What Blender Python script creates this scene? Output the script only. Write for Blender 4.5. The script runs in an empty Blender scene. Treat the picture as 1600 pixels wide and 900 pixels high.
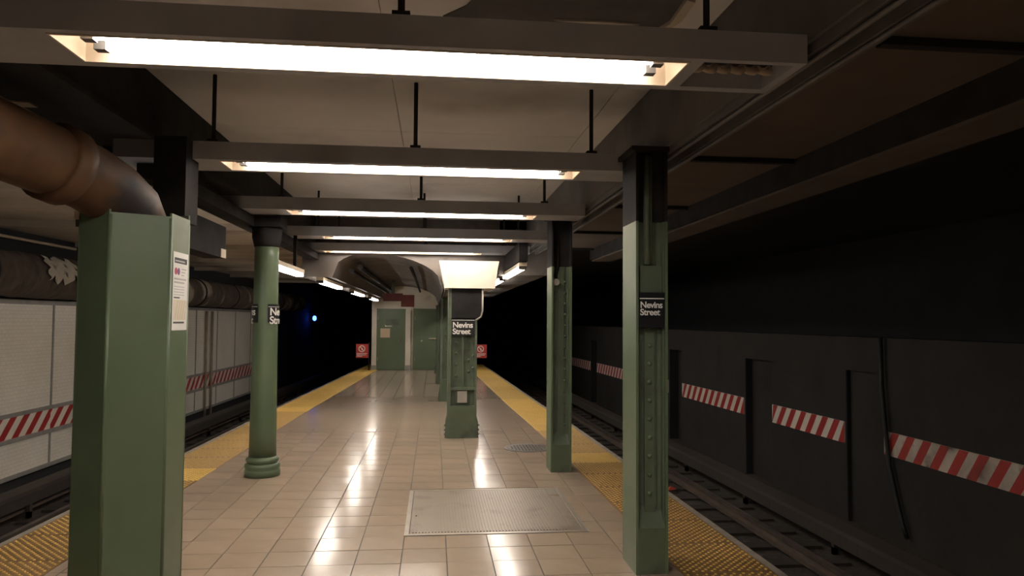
import bpy, math, random
from mathutils import Vector, Matrix
random.seed(7)
SC = bpy.context.scene
COL = SC.collection

# ------------------------------------------------------------------ camera, world, exposure
cam_d = bpy.data.cameras.new('camera')
cam_d.sensor_width = 36.0
cam_d.lens = 1150.0 / 1600.0 * 36.0
cam_d.clip_start = 0.02
cam = bpy.data.objects.new('camera', cam_d)
COL.objects.link(cam)
YAW, PITCH, ROLL = math.radians(6.033), math.radians(2.482), 0.007
cam.matrix_world = (Matrix.Translation((0, 0, 1.62)) @ Matrix.Rotation(-YAW, 4, 'Z')
                    @ Matrix.Rotation(math.pi / 2 + PITCH, 4, 'X') @ Matrix.Rotation(ROLL, 4, 'Z'))
SC.camera = cam
world = bpy.data.worlds.new('tunnel_dark')
SC.world = world
world.use_nodes = True
world.node_tree.nodes['Background'].inputs['Color'].default_value = (0.02, 0.018, 0.022, 1)
world.node_tree.nodes['Background'].inputs['Strength'].default_value = 0.0
SC.view_settings.view_transform = 'Standard'
SC.view_settings.look = 'None'
SC.view_settings.gamma = 1.0
SC.view_settings.use_curve_mapping = False
SC.view_settings.exposure = 1.0
TUBE = 16.0            # radiance of the fluorescent tubes
TUBE_COL = (1.0, 0.945, 0.87)

# ------------------------------------------------------------------ materials
def mat(name, c1, c2=None, scale=6.0, rough=0.6, rough2=None, metal=0.0, bump=0.0, bscale=None, stretch=(1, 1, 1),
        c3=None, s3=1.3, t3=(0.55, 0.7), spec=0.5, rnd=0.0, coat=0.0):
    m = bpy.data.materials.new(name)
    m.use_nodes = True
    nt = m.node_tree
    b = nt.nodes['Principled BSDF']
    N = nt.nodes.new
    L = nt.links.new
    tc = N('ShaderNodeTexCoord')
    mp = N('ShaderNodeMapping')
    mp.inputs['Scale'].default_value = stretch
    L(tc.outputs['Object'], mp.inputs['Vector'])
    nz = N('ShaderNodeTexNoise')
    nz.inputs['Scale'].default_value = scale
    nz.inputs['Detail'].default_value = 6
    L(mp.outputs['Vector'], nz.inputs['Vector'])
    rp = N('ShaderNodeValToRGB')
    rp.color_ramp.elements[0].position = 0.32
    rp.color_ramp.elements[1].position = 0.68
    rp.color_ramp.elements[0].color = (*c1, 1)
    rp.color_ramp.elements[1].color = (*(c2 or c1), 1)
    L(nz.outputs['Fac'], rp.inputs['Fac'])
    out = rp.outputs['Color']
    if c3:
        n3 = N('ShaderNodeTexNoise')
        n3.inputs['Scale'].default_value = s3
        n3.inputs['Detail'].default_value = 5
        L(mp.outputs['Vector'], n3.inputs['Vector'])
        r3 = N('ShaderNodeMapRange')
        r3.inputs['From Min'].default_value = t3[0]
        r3.inputs['From Max'].default_value = t3[1]
        L(n3.outputs['Fac'], r3.inputs['Value'])
        mx = N('ShaderNodeMixRGB')
        mx.inputs['Color2'].default_value = (*c3, 1)
        L(r3.outputs['Result'], mx.inputs['Fac'])
        L(out, mx.inputs['Color1'])
        out = mx.outputs['Color']
    if rnd:
        oi = N('ShaderNodeObjectInfo')
        hs = N('ShaderNodeHueSaturation')
        mr = N('ShaderNodeMapRange')
        mr.inputs['To Min'].default_value = 1 - rnd
        mr.inputs['To Max'].default_value = 1 + rnd
        L(oi.outputs['Random'], mr.inputs['Value'])
        L(mr.outputs['Result'], hs.inputs['Value'])
        L(out, hs.inputs['Color'])
        out = hs.outputs['Color']
    L(out, b.inputs['Base Color'])
    b.inputs['Metallic'].default_value = metal
    b.inputs['Specular IOR Level'].default_value = spec
    b.inputs['Coat Weight'].default_value = coat
    b.inputs['Coat Roughness'].default_value = 0.12
    if rough2 is None:
        b.inputs['Roughness'].default_value = rough
    else:
        mr = N('ShaderNodeMapRange')
        mr.inputs['From Min'].default_value = 0.3
        mr.inputs['From Max'].default_value = 0.7
        mr.inputs['To Min'].default_value = rough
        mr.inputs['To Max'].default_value = rough2
        L(nz.outputs['Fac'], mr.inputs['Value'])
        L(mr.outputs['Result'], b.inputs['Roughness'])
    if bump:
        nb = N('ShaderNodeTexNoise')
        nb.inputs['Scale'].default_value = bscale or scale * 4
        nb.inputs['Detail'].default_value = 4
        L(mp.outputs['Vector'], nb.inputs['Vector'])
        bp = N('ShaderNodeBump')
        bp.inputs['Strength'].default_value = bump
        bp.inputs['Distance'].default_value = 0.02
        L(nb.outputs['Fac'], bp.inputs['Height'])
        L(bp.outputs['Normal'], b.inputs['Normal'])
    return m

def emis(name, col, s):
    m = bpy.data.materials.new(name)
    m.use_nodes = True
    b = m.node_tree.nodes['Principled BSDF']
    b.inputs['Base Color'].default_value = (0.8, 0.8, 0.8, 1)
    b.inputs['Emission Color'].default_value = (*col, 1)
    b.inputs['Emission Strength'].default_value = s
    return m

def wall_tile_mat():
    m = mat('white_wall_tile', (0.82, 0.75, 0.65), (0.88, 0.82, 0.73), 1.6, rough=0.28, spec=0.5)
    nt = m.node_tree
    N, L = nt.nodes.new, nt.links.new
    tc = N('ShaderNodeTexCoord')
    sp = N('ShaderNodeSeparateXYZ')
    cb = N('ShaderNodeCombineXYZ')
    L(tc.outputs['Object'], sp.inputs[0])
    L(sp.outputs['Y'], cb.inputs['X'])
    L(sp.outputs['Z'], cb.inputs['Y'])
    br = N('ShaderNodeTexBrick')
    br.inputs['Scale'].default_value = 1.0
    br.inputs['Brick Width'].default_value = 0.11
    br.inputs['Row Height'].default_value = 0.055
    br.inputs['Mortar Size'].default_value = 0.004
    br.inputs['Color1'].default_value = (1, 1, 1, 1)
    br.inputs['Color2'].default_value = (0.95, 0.95, 0.95, 1)
    br.inputs['Mortar'].default_value = (0.82, 0.8, 0.78, 1)
    L(cb.outputs[0], br.inputs['Vector'])
    b = nt.nodes['Principled BSDF']
    src = b.inputs['Base Color'].links[0].from_socket
    mx = N('ShaderNodeMixRGB')
    mx.blend_type = 'MULTIPLY'
    mx.inputs['Fac'].default_value = 1
    L(src, mx.inputs['Color1'])
    L(br.outputs['Color'], mx.inputs['Color2'])
    L(mx.outputs['Color'], b.inputs['Base Color'])
    return m

M = {}
M['tile'] = mat('floor_tile_tan', (0.36, 0.275, 0.205), (0.40, 0.31, 0.235), 5, rough=0.17,
                rnd=0.06, spec=0.42)
M['tile_far'] = mat('floor_tile_tan_far', (0.36, 0.275, 0.205), (0.39, 0.30, 0.225), 0.8, rough=0.18, spec=0.42)
M['grout'] = mat('dark_grout', (0.06, 0.045, 0.034), (0.09, 0.07, 0.052), 9, rough=0.7)
M['concrete_edge'] = mat('platform_edge_concrete', (0.20, 0.17, 0.145), (0.30, 0.26, 0.22), 7, rough=0.75, bump=0.2)
M['tact_worn'] = mat('tactile_worn_base', (0.16, 0.085, 0.03), (0.25, 0.14, 0.05), 8, rough=0.6, rnd=0.12)
M['tact_dome'] = mat('tactile_dome_yellow', (0.58, 0.36, 0.075), (0.68, 0.44, 0.10), 14, rough=0.5)
M['tact_yellow'] = mat('tactile_yellow_base', (0.58, 0.37, 0.10), (0.66, 0.44, 0.13), 5, rough=0.5, c3=(0.42, 0.25, 0.085), s3=2.2, rnd=0.15)
M['tact_red'] = mat('tactile_faded_base', (0.27, 0.175, 0.095), (0.33, 0.215, 0.115), 5, rough=0.6, c3=(0.22, 0.13, 0.075), s3=2.0, rnd=0.12)
M['green'] = mat('green_column_paint', (0.098, 0.14, 0.08), (0.12, 0.165, 0.095), 2.2, rough=0.32, rough2=0.46, bump=0.03, bscale=25,
                 c3=(0.085, 0.118, 0.07), s3=1.5)
M['green_dirty'] = mat('green_paint_dirty', (0.085, 0.11, 0.07), (0.11, 0.14, 0.09), 4, rough=0.45, bump=0.05, bscale=20,
                       c3=(0.055, 0.06, 0.045), s3=3.0)
M['door_green'] = mat('green_door_paint', (0.115, 0.15, 0.09), (0.13, 0.17, 0.10), 2, rough=0.4)
M['black_steel'] = mat('sooty_steel', (0.016, 0.015, 0.016), (0.032, 0.029, 0.029), 5, rough=0.85, spec=0.2, bump=0.1)
M['beam'] = mat('grey_beam_paint', (0.33, 0.335, 0.36), (0.40, 0.405, 0.43), 2.5, rough=0.5, c3=(0.24, 0.235, 0.245), s3=1.1)
M['ceil'] = mat('ceiling_panel_grey', (0.63, 0.62, 0.62), (0.71, 0.70, 0.70), 1.6, rough=0.7, bump=0.05, bscale=9, c3=(0.48, 0.46, 0.45), s3=0.8)
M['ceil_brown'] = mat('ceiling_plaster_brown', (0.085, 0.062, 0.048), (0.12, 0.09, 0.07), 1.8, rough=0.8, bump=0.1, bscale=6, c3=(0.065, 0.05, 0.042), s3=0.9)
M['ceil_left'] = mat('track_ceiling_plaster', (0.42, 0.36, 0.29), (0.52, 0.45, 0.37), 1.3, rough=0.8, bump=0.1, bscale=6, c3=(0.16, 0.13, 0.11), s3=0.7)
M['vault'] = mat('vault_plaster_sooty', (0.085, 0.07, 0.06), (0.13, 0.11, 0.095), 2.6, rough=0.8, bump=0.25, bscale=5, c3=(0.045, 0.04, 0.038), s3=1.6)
M['white_plaster'] = mat('white_plaster', (0.70, 0.62, 0.52), (0.78, 0.71, 0.61), 3, rough=0.6, bump=0.06, bscale=9, c3=(0.58, 0.47, 0.37), s3=2.6)
M['girder'] = mat('dirty_girder_paint', (0.10, 0.092, 0.085), (0.15, 0.138, 0.125), 3, rough=0.6, c3=(0.07, 0.062, 0.056), s3=1.4)
M['conduit'] = mat('pale_conduit', (0.36, 0.28, 0.20), (0.44, 0.35, 0.26), 6, rough=0.5)
M['tunnel'] = mat('tunnel_soot', (0.014, 0.013, 0.0145), (0.022, 0.021, 0.022), 2, rough=0.9)
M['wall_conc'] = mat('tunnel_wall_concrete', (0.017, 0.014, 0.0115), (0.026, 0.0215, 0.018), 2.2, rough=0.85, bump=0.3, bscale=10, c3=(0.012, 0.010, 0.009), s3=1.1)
M['wall_tile'] = wall_tile_mat()
M['grey_strip'] = mat('grey_metal_strip', (0.27, 0.255, 0.235), (0.34, 0.32, 0.295), 6, rough=0.45)
M['white_print'] = mat('hazard_white', (0.74, 0.66, 0.57), (0.82, 0.74, 0.64), 5, rough=0.45)
M['red_print'] = mat('hazard_red', (0.36, 0.022, 0.02), (0.43, 0.032, 0.028), 5, rough=0.45)
M['dull_white'] = mat('hazard_dull_white', (0.42, 0.35, 0.29), (0.62, 0.53, 0.45), 5, rough=0.6, c3=(0.14, 0.11, 0.09), s3=2.5, t3=(0.52, 0.66))
M['dull_red'] = mat('hazard_dull_red', (0.36, 0.03, 0.02), (0.45, 0.04, 0.03), 5, rough=0.6, c3=(0.12, 0.04, 0.03), s3=2.5, t3=(0.54, 0.7))
M['pipe'] = mat('rusty_brown_pipe', (0.075, 0.033, 0.014), (0.145, 0.07, 0.028), 4, rough=0.6, bump=0.12, bscale=14, c3=(0.03, 0.02, 0.017), s3=2.4, t3=(0.48, 0.62))
M['lagging'] = mat('sooty_pipe_lagging', (0.06, 0.045, 0.034), (0.12, 0.09, 0.068), 5, rough=0.9, bump=0.9, bscale=5, stretch=(1, 1.6, 1),
                   c3=(0.36, 0.30, 0.24), s3=0.9, t3=(0.57, 0.63))
M['housing'] = mat('lamp_housing_cream', (0.66, 0.55, 0.43), (0.74, 0.63, 0.50), 6, rough=0.4)
M['holder'] = mat('lamp_holder_dark', (0.09, 0.08, 0.075), (0.13, 0.12, 0.11), 8, rough=0.5)
M['tube'] = emis('fluorescent_tube', TUBE_COL, TUBE)
M['sign_black'] = mat('sign_black_enamel', (0.014, 0.014, 0.015), (0.018, 0.018, 0.02), 3, rough=0.3)
M['sign_white'] = mat('sign_white_letters', (0.80, 0.78, 0.74), (0.84, 0.82, 0.78), 3, rough=0.4)
M['red_sign'] = mat('red_sign_enamel', (0.52, 0.05, 0.04), (0.60, 0.07, 0.055), 3, rough=0.4)
M['dark_red'] = mat('dark_red_box', (0.17, 0.028, 0.025), (0.22, 0.04, 0.035), 3, rough=0.5)
M['paper'] = mat('poster_paper', (0.80, 0.79, 0.76), (0.84, 0.83, 0.80), 4, rough=0.5)
M['print_dark'] = mat('poster_print_dark', (0.06, 0.06, 0.065), (0.09, 0.09, 0.09), 4, rough=0.6)
M['print_grey'] = mat('poster_print_grey', (0.42, 0.42, 0.44), (0.5, 0.5, 0.5), 4, rough=0.6)
M['print_cream'] = mat('poster_map_cream', (0.72, 0.66, 0.52), (0.76, 0.70, 0.58), 9, rough=0.6)
M['print_tan'] = mat('poster_map_lines', (0.52, 0.42, 0.34), (0.56, 0.46, 0.38), 9, rough=0.6)
M['bullet_red'] = mat('bullet_red', (0.50, 0.06, 0.10), None, rough=0.5)
M['bullet_purple'] = mat('bullet_purple', (0.22, 0.06, 0.20), None, rough=0.5)
M['plate'] = mat('hatch_plate_metal', (0.25, 0.205, 0.155), (0.31, 0.26, 0.2), 7, rough=0.32, rough2=0.45, metal=0.25, c3=(0.2, 0.155, 0.115), s3=4)
M['frame_metal'] = mat('hatch_frame_metal', (0.42, 0.37, 0.31), (0.5, 0.45, 0.38), 7, rough=0.3, metal=0.5)
M['iron'] = mat('cast_iron_cover', (0.09, 0.075, 0.06), (0.13, 0.11, 0.09), 9, rough=0.45, metal=0.2)
M['rail'] = mat('rail_steel', (0.12, 0.10, 0.085), (0.19, 0.155, 0.13), 6, rough=0.4, metal=0.6)
M['rust'] = mat('rusty_rail_side', (0.07, 0.05, 0.038), (0.11, 0.075, 0.055), 6, rough=0.7)
M['tie'] = mat('tarred_timber', (0.026, 0.02, 0.016), (0.045, 0.035, 0.027), 6, rough=0.85, stretch=(1, 6, 1))
M['ballast'] = mat('dirty_trackbed', (0.028, 0.022, 0.017), (0.06, 0.048, 0.037), 14, rough=0.9, bump=0.8, bscale=22, c3=(0.10, 0.08, 0.062), s3=9, t3=(0.6, 0.72))
M['board'] = mat('cover_board_timber', (0.04, 0.032, 0.026), (0.06, 0.048, 0.038), 4, rough=0.7, stretch=(1, 0.2, 1))
M['chrome'] = mat('bright_metal', (0.6, 0.58, 0.54), None, rough=0.25, metal=0.9)
M['notice'] = mat('notice_tan', (0.62, 0.46, 0.31), (0.68, 0.52, 0.36), 5, rough=0.5)
M['blue'] = emis('blue_lamp_glass', (0.04, 0.12, 1.0), 6.0)
M['grey_box'] = mat('grey_box_metal', (0.33, 0.31, 0.27), (0.42, 0.39, 0.34), 6, rough=0.45)
M['cable'] = mat('black_cable', (0.012, 0.012, 0.013), None, rough=0.6)
M['litter'] = mat('red_litter', (0.42, 0.06, 0.035), None, rough=0.6)
M['soot_patch'] = mat('peeled_soot', (0.075, 0.07, 0.07), (0.11, 0.10, 0.10), 5, rough=0.85, bump=0.2)
M['peel_edge'] = mat('curled_paint', (0.46, 0.41, 0.34), (0.52, 0.47, 0.4), 6, rough=0.7)

# ------------------------------------------------------------------ mesh builder
class MB:
    def __init__(s):
        s.v, s.f, s.m, s.sm = [], [], [], []
    def add(s, vs, fs, mi=0, smooth=False):
        o = len(s.v)
        s.v += [tuple(p) for p in vs]
        for f in fs:
            s.f.append([i + o for i in f])
            s.m.append(mi)
            s.sm.append(smooth)
        return s
    def box(s, x0, x1, y0, y1, z0, z1, mi=0, fx=None, n=1):
        fx = fx or (lambda y: 0.0)
        ys = [y0 + (y1 - y0) * i / n for i in range(n + 1)]
        vs = []
        for y in ys:
            a = fx(y)
            vs += [(x0 + a, y, z0), (x1 + a, y, z0), (x1 + a, y, z1), (x0 + a, y, z1)]
        fs = [(0, 1, 2, 3)]
        for i in range(n):
            b = 4 * i
            for k in range(4):
                k2 = (k + 1) % 4
                fs.append((b + k, b + 4 + k, b + 4 + k2, b + k2))
        b = 4 * n
        fs.append((b + 3, b + 2, b + 1, b))
        return s.add(vs, fs, mi)
    def prism(s, poly, z0, z1, mi=0):            # poly counter-clockwise in XY
        n = len(poly)
        vs = [(x, y, z0) for x, y in poly] + [(x, y, z1) for x, y in poly]
        fs = [tuple(reversed(range(n))), tuple(range(n, 2 * n))] + [(i, (i + 1) % n, n + (i + 1) % n, n + i) for i in range(n)]
        return s.add(vs, fs, mi)
    def extr(s, pts, vec, mi=0):                  # 3-D polygon extruded along vec
        n = len(pts)
        v = Vector(vec)
        P = [Vector(p) for p in pts]
        vs = P + [p + v for p in P]
        fs = [tuple(reversed(range(n))), tuple(range(n, 2 * n))] + [(i, (i + 1) % n, n + (i + 1) % n, n + i) for i in range(n)]
        return s.add(vs, fs, mi)
    def tube(s, pts, r, n=10, mi=0, smooth=True, cap=True):
        P = [Vector(p) for p in pts]
        rs = r if isinstance(r, (list, tuple)) else [r] * len(P)
        vs, fs = [], []
        prev = None
        for i, p in enumerate(P):
            d = (P[min(i + 1, len(P) - 1)] - P[max(i - 1, 0)]).normalized()
            if prev is None:
                u = d.orthogonal().normalized()
            else:
                u = (prev - d * prev.dot(d)).normalized()
            prev = u
            w = d.cross(u)
            for k in range(n):
                a = 2 * math.pi * k / n
                vs.append(p + (u * math.cos(a) + w * math.sin(a)) * rs[i])
        for i in range(len(P) - 1):
            for k in range(n):
                k2 = (k + 1) % n
                fs.append((i * n + k, i * n + k2, (i + 1) * n + k2, (i + 1) * n + k))
        s.add(vs, fs, mi, smooth)
        if cap:
            o = len(s.v) - len(vs)
            s.f.append([o + k for k in reversed(range(n))]); s.m.append(mi); s.sm.append(False)
            e = o + (len(P) - 1) * n
            s.f.append([e + k for k in range(n)]); s.m.append(mi); s.sm.append(False)
        return s
    def lathe(s, prof, cx=0, cy=0, n=32, mi=0, smooth=True):
        vs, fs = [], []
        for r, z in prof:
            for k in range(n):
                a = 2 * math.pi * k / n
                vs.append((cx + r * math.cos(a), cy + r * math.sin(a), z))
        for i in range(len(prof) - 1):
            for k in range(n):
                k2 = (k + 1) % n
                fs.append((i * n + k, i * n + k2, (i + 1) * n + k2, (i + 1) * n + k))
        fs.append(tuple(reversed(range(n))))
        e = (len(prof) - 1) * n
        fs.append(tuple(range(e, e + n)))
        return s.add(vs, fs, mi, smooth)
    def dome(s, c, r, h, axis, n=8, mi=0):        # rivet head / stud pointing along axis
        ax = Vector(axis).normalized()
        u = ax.orthogonal().normalized()
        w = ax.cross(u)
        c = Vector(c)
        vs = []
        for rr, hh in ((r, 0), (r * 0.75, h * 0.65)):
            for k in range(n):
                a = 2 * math.pi * k / n
                vs.append(c + (u * math.cos(a) + w * math.sin(a)) * rr + ax * hh)
        vs.append(c + ax * h)
        fs = [(k, (k + 1) % n, n + (k + 1) % n, n + k) for k in range(n)] + [(n + k, n + (k + 1) % n, 2 * n) for k in range(n)]
        return s.add(vs, fs, mi, True)
    def build(s, name, mats, parent=None, bevel=0.0):
        o0 = Vector(parent.location) if parent is not None else Vector((0, 0, 0))
        if parent is not None and parent.parent is not None:
            o0 = o0 + Vector(parent.parent.location)
        me = bpy.data.meshes.new(name)
        me.from_pydata([tuple(Vector(p) - o0) for p in s.v], [], s.f)
        for mm in (mats if isinstance(mats, (list, tuple)) else [mats]):
            me.materials.append(M[mm])
        me.polygons.foreach_set('material_index', s.m)
        me.polygons.foreach_set('use_smooth', s.sm)
        me.update()
        o = bpy.data.objects.new(name, me)
        COL.objects.link(o)
        if parent is not None:
            o.parent = parent
        if bevel:
            bv = o.modifiers.new('bevel', 'BEVEL')
            bv.width = bevel
            bv.segments = 2
            bv.limit_method = 'ANGLE'
        return o

def tag(o, label, cat, group=None, kind=None):
    if label: o['label'] = label
    if cat: o['category'] = cat
    if group: o['group'] = group
    if kind: o['kind'] = kind
    return o
def thing(name, loc, label, cat, group=None):
    o = bpy.data.objects.new(name, None)
    o.empty_display_size = 0.1
    COL.objects.link(o)
    o.location = loc
    return tag(o, label, cat, group)
def struct(o):
    o['kind'] = 'structure'
    return o
def stuff(o):
    o['kind'] = 'stuff'
    return o
def copy_tree(o, parent=None):
    c = o.copy()
    COL.objects.link(c)
    c.parent = parent
    for ch in list(o.children):
        copy_tree(ch, c)
    return c
def text_tris(body, size, off=0.0):
    cu = bpy.data.curves.new('lettering', 'FONT')
    cu.body = body
    cu.size = size
    cu.offset = off
    cu.space_line = 0.82
    cu.space_character = 0.93
    ob = bpy.data.objects.new('lettering', cu)
    COL.objects.link(ob)
    dg = bpy.context.evaluated_depsgraph_get()
    me = bpy.data.meshes.new_from_object(ob.evaluated_get(dg))
    vs = [v.co.copy() for v in me.vertices]
    fs = [tuple(p.vertices) for p in me.polygons]
    bpy.data.objects.remove(ob)
    bpy.data.curves.remove(cu)
    bpy.data.meshes.remove(me)
    return vs, fs

def lerp_tab(tab):
    def f(y):
        if y <= tab[0][0]:
            return tab[0][1]
        for (a, va), (b, vb) in zip(tab, tab[1:]):
            if y <= b:
                return va + (vb - va) * (y - a) / (b - a)
        a, va = tab[-2]; b, vb = tab[-1]
        return vb + (vb - va) / (b - a) * (y - b)
    return f
EL = lerp_tab([(-12, -3.12), (5.2, -3.075), (7.0, -3.0), (13.9, -2.82), (23.0, -2.455)])     # platform edges
ER = lerp_tab([(-12, 2.28), (4.5, 2.26), (6.8, 2.236), (11.5, 2.16), (13.8, 2.08), (23.2, 1.865)])
XL = lambda y: -6.0 + 0.026 * (y - 11.0)                                               # tunnel walls
XR = lerp_tab([(-12, 5.8), (9, 5.8), (30, 5.17)])
Y0, Y1 = -10.0, 23.8
ZC = 2.79            # top of the hung lamp channels
ZH = 3.25            # ceiling underside
ZS = 2.67            # beam soffit
TS = 0.305           # floor tile

# ================================================================== FLOOR
ys = [Y0 + (27.0 - Y0) * i / 30 for i in range(31)]
poly = [(ER(y), y) for y in ys] + [(EL(y), y) for y in reversed(ys)]
floor = struct(MB().prism(poly, -1.12, -0.005).build('floor', 'grout'))
# pale concrete nosing along both platform edges
for f, s in ((EL, 1), (ER, -1)):
    MB().box(min(0, s * 0.06), max(0, s * 0.06), Y0, 26.9, -0.30, 0.004, fx=lambda y: f(y) - s * 0.004, n=30).build('edge_nosing', 'concrete_edge', floor)
# tiles
HATCH = (-0.205, 1.205, 5.63, 7.10)
def tile_mesh(w):
    mb = MB()
    g = 0.0028
    mb.add([(g, g, -0.005), (w - g, g, -0.005), (w - g, w - g, -0.005), (g, w - g, -0.005),
            (g + .001, g + .001, 0), (w - g - .001, g + .001, 0), (w - g - .001, w - g - .001, 0), (g + .001, w - g - .001, 0)],
           [(4, 5, 6, 7), (0, 1, 5, 4), (1, 2, 6, 5), (2, 3, 7, 6), (3, 0, 4, 7)])
    return mb
proto = tile_mesh(TS).build('tile', 'tile', floor)
rest = MB()
first, cnt = True, 0
XO, YO = -0.20, 5.62
for j in range(-52, 70):
    ty = YO + j * TS
    if ty > Y1 - 0.05 or ty < Y0: continue
    for i in range(-12, 9):
        tx = XO + i * TS
        if tx < EL(ty) + 0.12 or tx + TS > ER(ty) - 0.12: continue
        if tx > HATCH[0] - .01 and tx + TS < HATCH[1] + .02 and ty > HATCH[2] - .02 and ty + TS < HATCH[3] + .06: continue
        if 4.55 < ty < 10.9 and cnt < 300 and -2.45 < tx < 1.62:
            o = proto if first else proto.copy()
            if not first:
                COL.objects.link(o); o.parent = floor
            first = False
            cnt += 1
            o.location = (tx, ty, 0)
            o.rotation_euler = (random.gauss(0, .004), random.gauss(0, .004), 0)
        else:
            g = 0.0028
            dz = [random.gauss(0, .0003) for _ in range(3)]
            za, zb, zc = dz
            rest.add([(tx + g, ty + g, za), (tx + TS - g, ty + g, zb), (tx + TS - g, ty + TS - g, zc), (tx + g, ty + TS - g, za + zc - zb)], [(0, 1, 2, 3)])
stuff(rest.build('tile_field', 'tile_far', floor))
# tactile warning panels with truncated domes
def tactile_mesh(base):
    mb = MB()
    w = 0.606
    mb.box(0.002, w, 0.002, w, -0.005, 0.006)
    for a in range(19):
        for b in range(19):
            if (a + b) % 2: continue
            cx, cy = 0.030 + a * 0.0305, 0.030 + b * 0.0305
            vs = []
            for r, z in ((0.0115, 0.006), (0.0075, 0.011)):
                for k in range(6):
                    an = math.pi / 3 * k
                    vs.append((cx + r * math.cos(an), cy + r * math.sin(an), z))
            mb.add(vs, [(k, (k + 1) % 6, 6 + (k + 1) % 6, 6 + k) for k in range(6)] + [(6, 7, 8, 9, 10, 11)], 1)
    return mb.build('tactile_panel', [base, 'tact_dome'], floor)
P = {k: tactile_mesh(k) for k in ('tact_worn', 'tact_yellow', 'tact_red')}
usedP = set()
for f, s in ((EL, 1), (ER, -1)):
    y = Y0
    while y < 26:
        if s == 1:
            k = 'tact_worn' if y < 7.2 else 'tact_yellow' if y < 8.1 else 'tact_red' if y < 12.9 else 'tact_yellow'
        else:
            k = 'tact_worn' if y < 8.3 else 'tact_yellow' if y < 8.9 else 'tact_red' if y < 10.2 else 'tact_yellow'
        o = P[k] if k not in usedP else P[k].copy()
        if k in usedP:
            COL.objects.link(o); o.parent = floor
        usedP.add(k)
        ang = math.atan2(f(y + .61) - f(y), .61)
        o.location = (f(y) + (0.055 if s == 1 else -0.055 - 0.608), y, 0)
        o.rotation_euler = (0, 0, -ang)
        y += 0.61
# hatch plate in the floor
h = thing('floor_hatch', (0.5, 6.36, 0), 'rectangular ribbed metal access hatch set in the tiled floor', 'hatch')
x0, x1, y0, y1 = HATCH
mb = MB()
for a in ((x0, x1, y0, y0 + .035), (x0, x1, y1 - .03, y1), (x0, x0 + .035, y0 + .035, y1 - .03), (x1 - .035, x1, y0 + .035, y1 - .03)):
    mb.box(*a, -0.005, 0.004)
mb.build('frame', 'frame_metal', h)
pl = MB().box(x0 + .042, x1 - .13, y0 + .042, y1 - .037, -0.005, 0.0025).build('plate', 'plate', h)
MB().box(x1 - .122, x1 - .042, y0 + .042, y1 - .037, -0.005, 0.0025).build('side_strip', 'plate', h)
mb = MB()
for i in range(50):
    rx = x0 + .06 + i * .0245
    if rx > x1 - .16: break
    mb.box(rx, rx + .010, y0 + .06, y1 - .055, 0.0025, 0.0075)
stuff(mb.build('ribs', 'plate', pl))
MB().lathe([(0.011, 0.0025), (0.011, 0.006)], x0 + .085, y0 + .55, 12).build('lift_hole', 'black_steel', pl)
# manhole cover
h = thing('manhole_cover', (1.20, 9.33, 0), 'round dark iron manhole cover beside the second right column', 'manhole cover')
MB().lathe([(0.30, -0.005), (0.30, 0.005), (0.265, 0.005), (0.265, 0.002)], 1.20, 9.33, 40, smooth=False).build('ring', 'iron', h)
pl = MB().lathe([(0.258, -0.005), (0.258, 0.006)], 1.20, 9.33, 40, smooth=False).build('lid', 'iron', h)
mb = MB()
for a in range(-6, 7):
    for b in range(-6, 7):
        if math.hypot(a, b) < 5.8:
            mb.box(1.20 + a * .04 - .011, 1.20 + a * .04 + .011, 9.33 + b * .04 - .011, 9.33 + b * .04 + .011, .006, .009)
stuff(mb.build('studs', 'iron', pl))

# ================================================================== TRACKS
for nm, xa, xb in (('trackbed_left', -6.6, -2.3), ('trackbed_right', 1.7, 7.5)):
    struct(MB().box(xa, xb, Y0, 45, -1.35, -1.15).build(nm, 'ballast'))
RAILS = [(EL, -0.62, 'steel running rail of the left track nearest the platform'), (EL, -2.055, 'steel running rail of the left track nearest the white tiled wall'),
         (ER, 0.575, 'steel running rail of the right track nearest the platform'), (ER, 2.01, 'steel running rail of the right track farther from the platform')]
for f, dx, lab in RAILS:
    r = thing('running_rail', (f(8) + dx, 8, -1.12), lab, 'rail')
    fx = lambda y: f(y) + dx
    MB().box(-.036, .036, Y0, 40, -1.00, -.965, fx=fx, n=40).build('rail_head', 'rail', r)
    MB().box(-.010, .010, Y0, 40, -1.09, -1.00, fx=fx, n=40).build('rail_web', 'rust', r)
    MB().box(-.065, .065, Y0, 40, -1.11, -1.09, fx=fx, n=40).build('rail_foot', 'rust', r)
for f, dx, lab, zt in ((EL, -2.62, 'covered third rail below the white tiled wall', -.72), (ER, 2.60, 'covered third rail along the dark tunnel wall', -.78)):
    r = thing('third_rail', (f(8) + dx, 8, -1.12), lab, 'rail')
    fx = lambda y: f(y) + dx
    MB().box(-.045, .045, Y0, 40, -1.02, -.93, fx=fx, n=40).build('power_rail', 'rust', r)
    MB().box(-.13, .13, Y0, 40, zt - .05, zt, fx=fx, n=40).build('cover_board', 'board', r)
    sd = .12 if dx < 0 else -.12
    MB().box(min(sd, sd * .8), max(sd, sd * .8), Y0, 40, zt - .20, zt - .05, fx=fx, n=40).build('side_board', 'tie', r)
    for k in range(12):
        y = 3.5 + k * 2.4
        mb = MB().box(.07 if dx < 0 else -.12, .12 if dx < 0 else -.07, y, y + .06, -1.105, zt - .03, fx=lambda q: fx(y)).box(-.12, .12, y, y + .06, -1.105, -1.02, fx=lambda q: fx(y))
        mb.build('bracket', 'tie', r)
tie_p = {}
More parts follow.
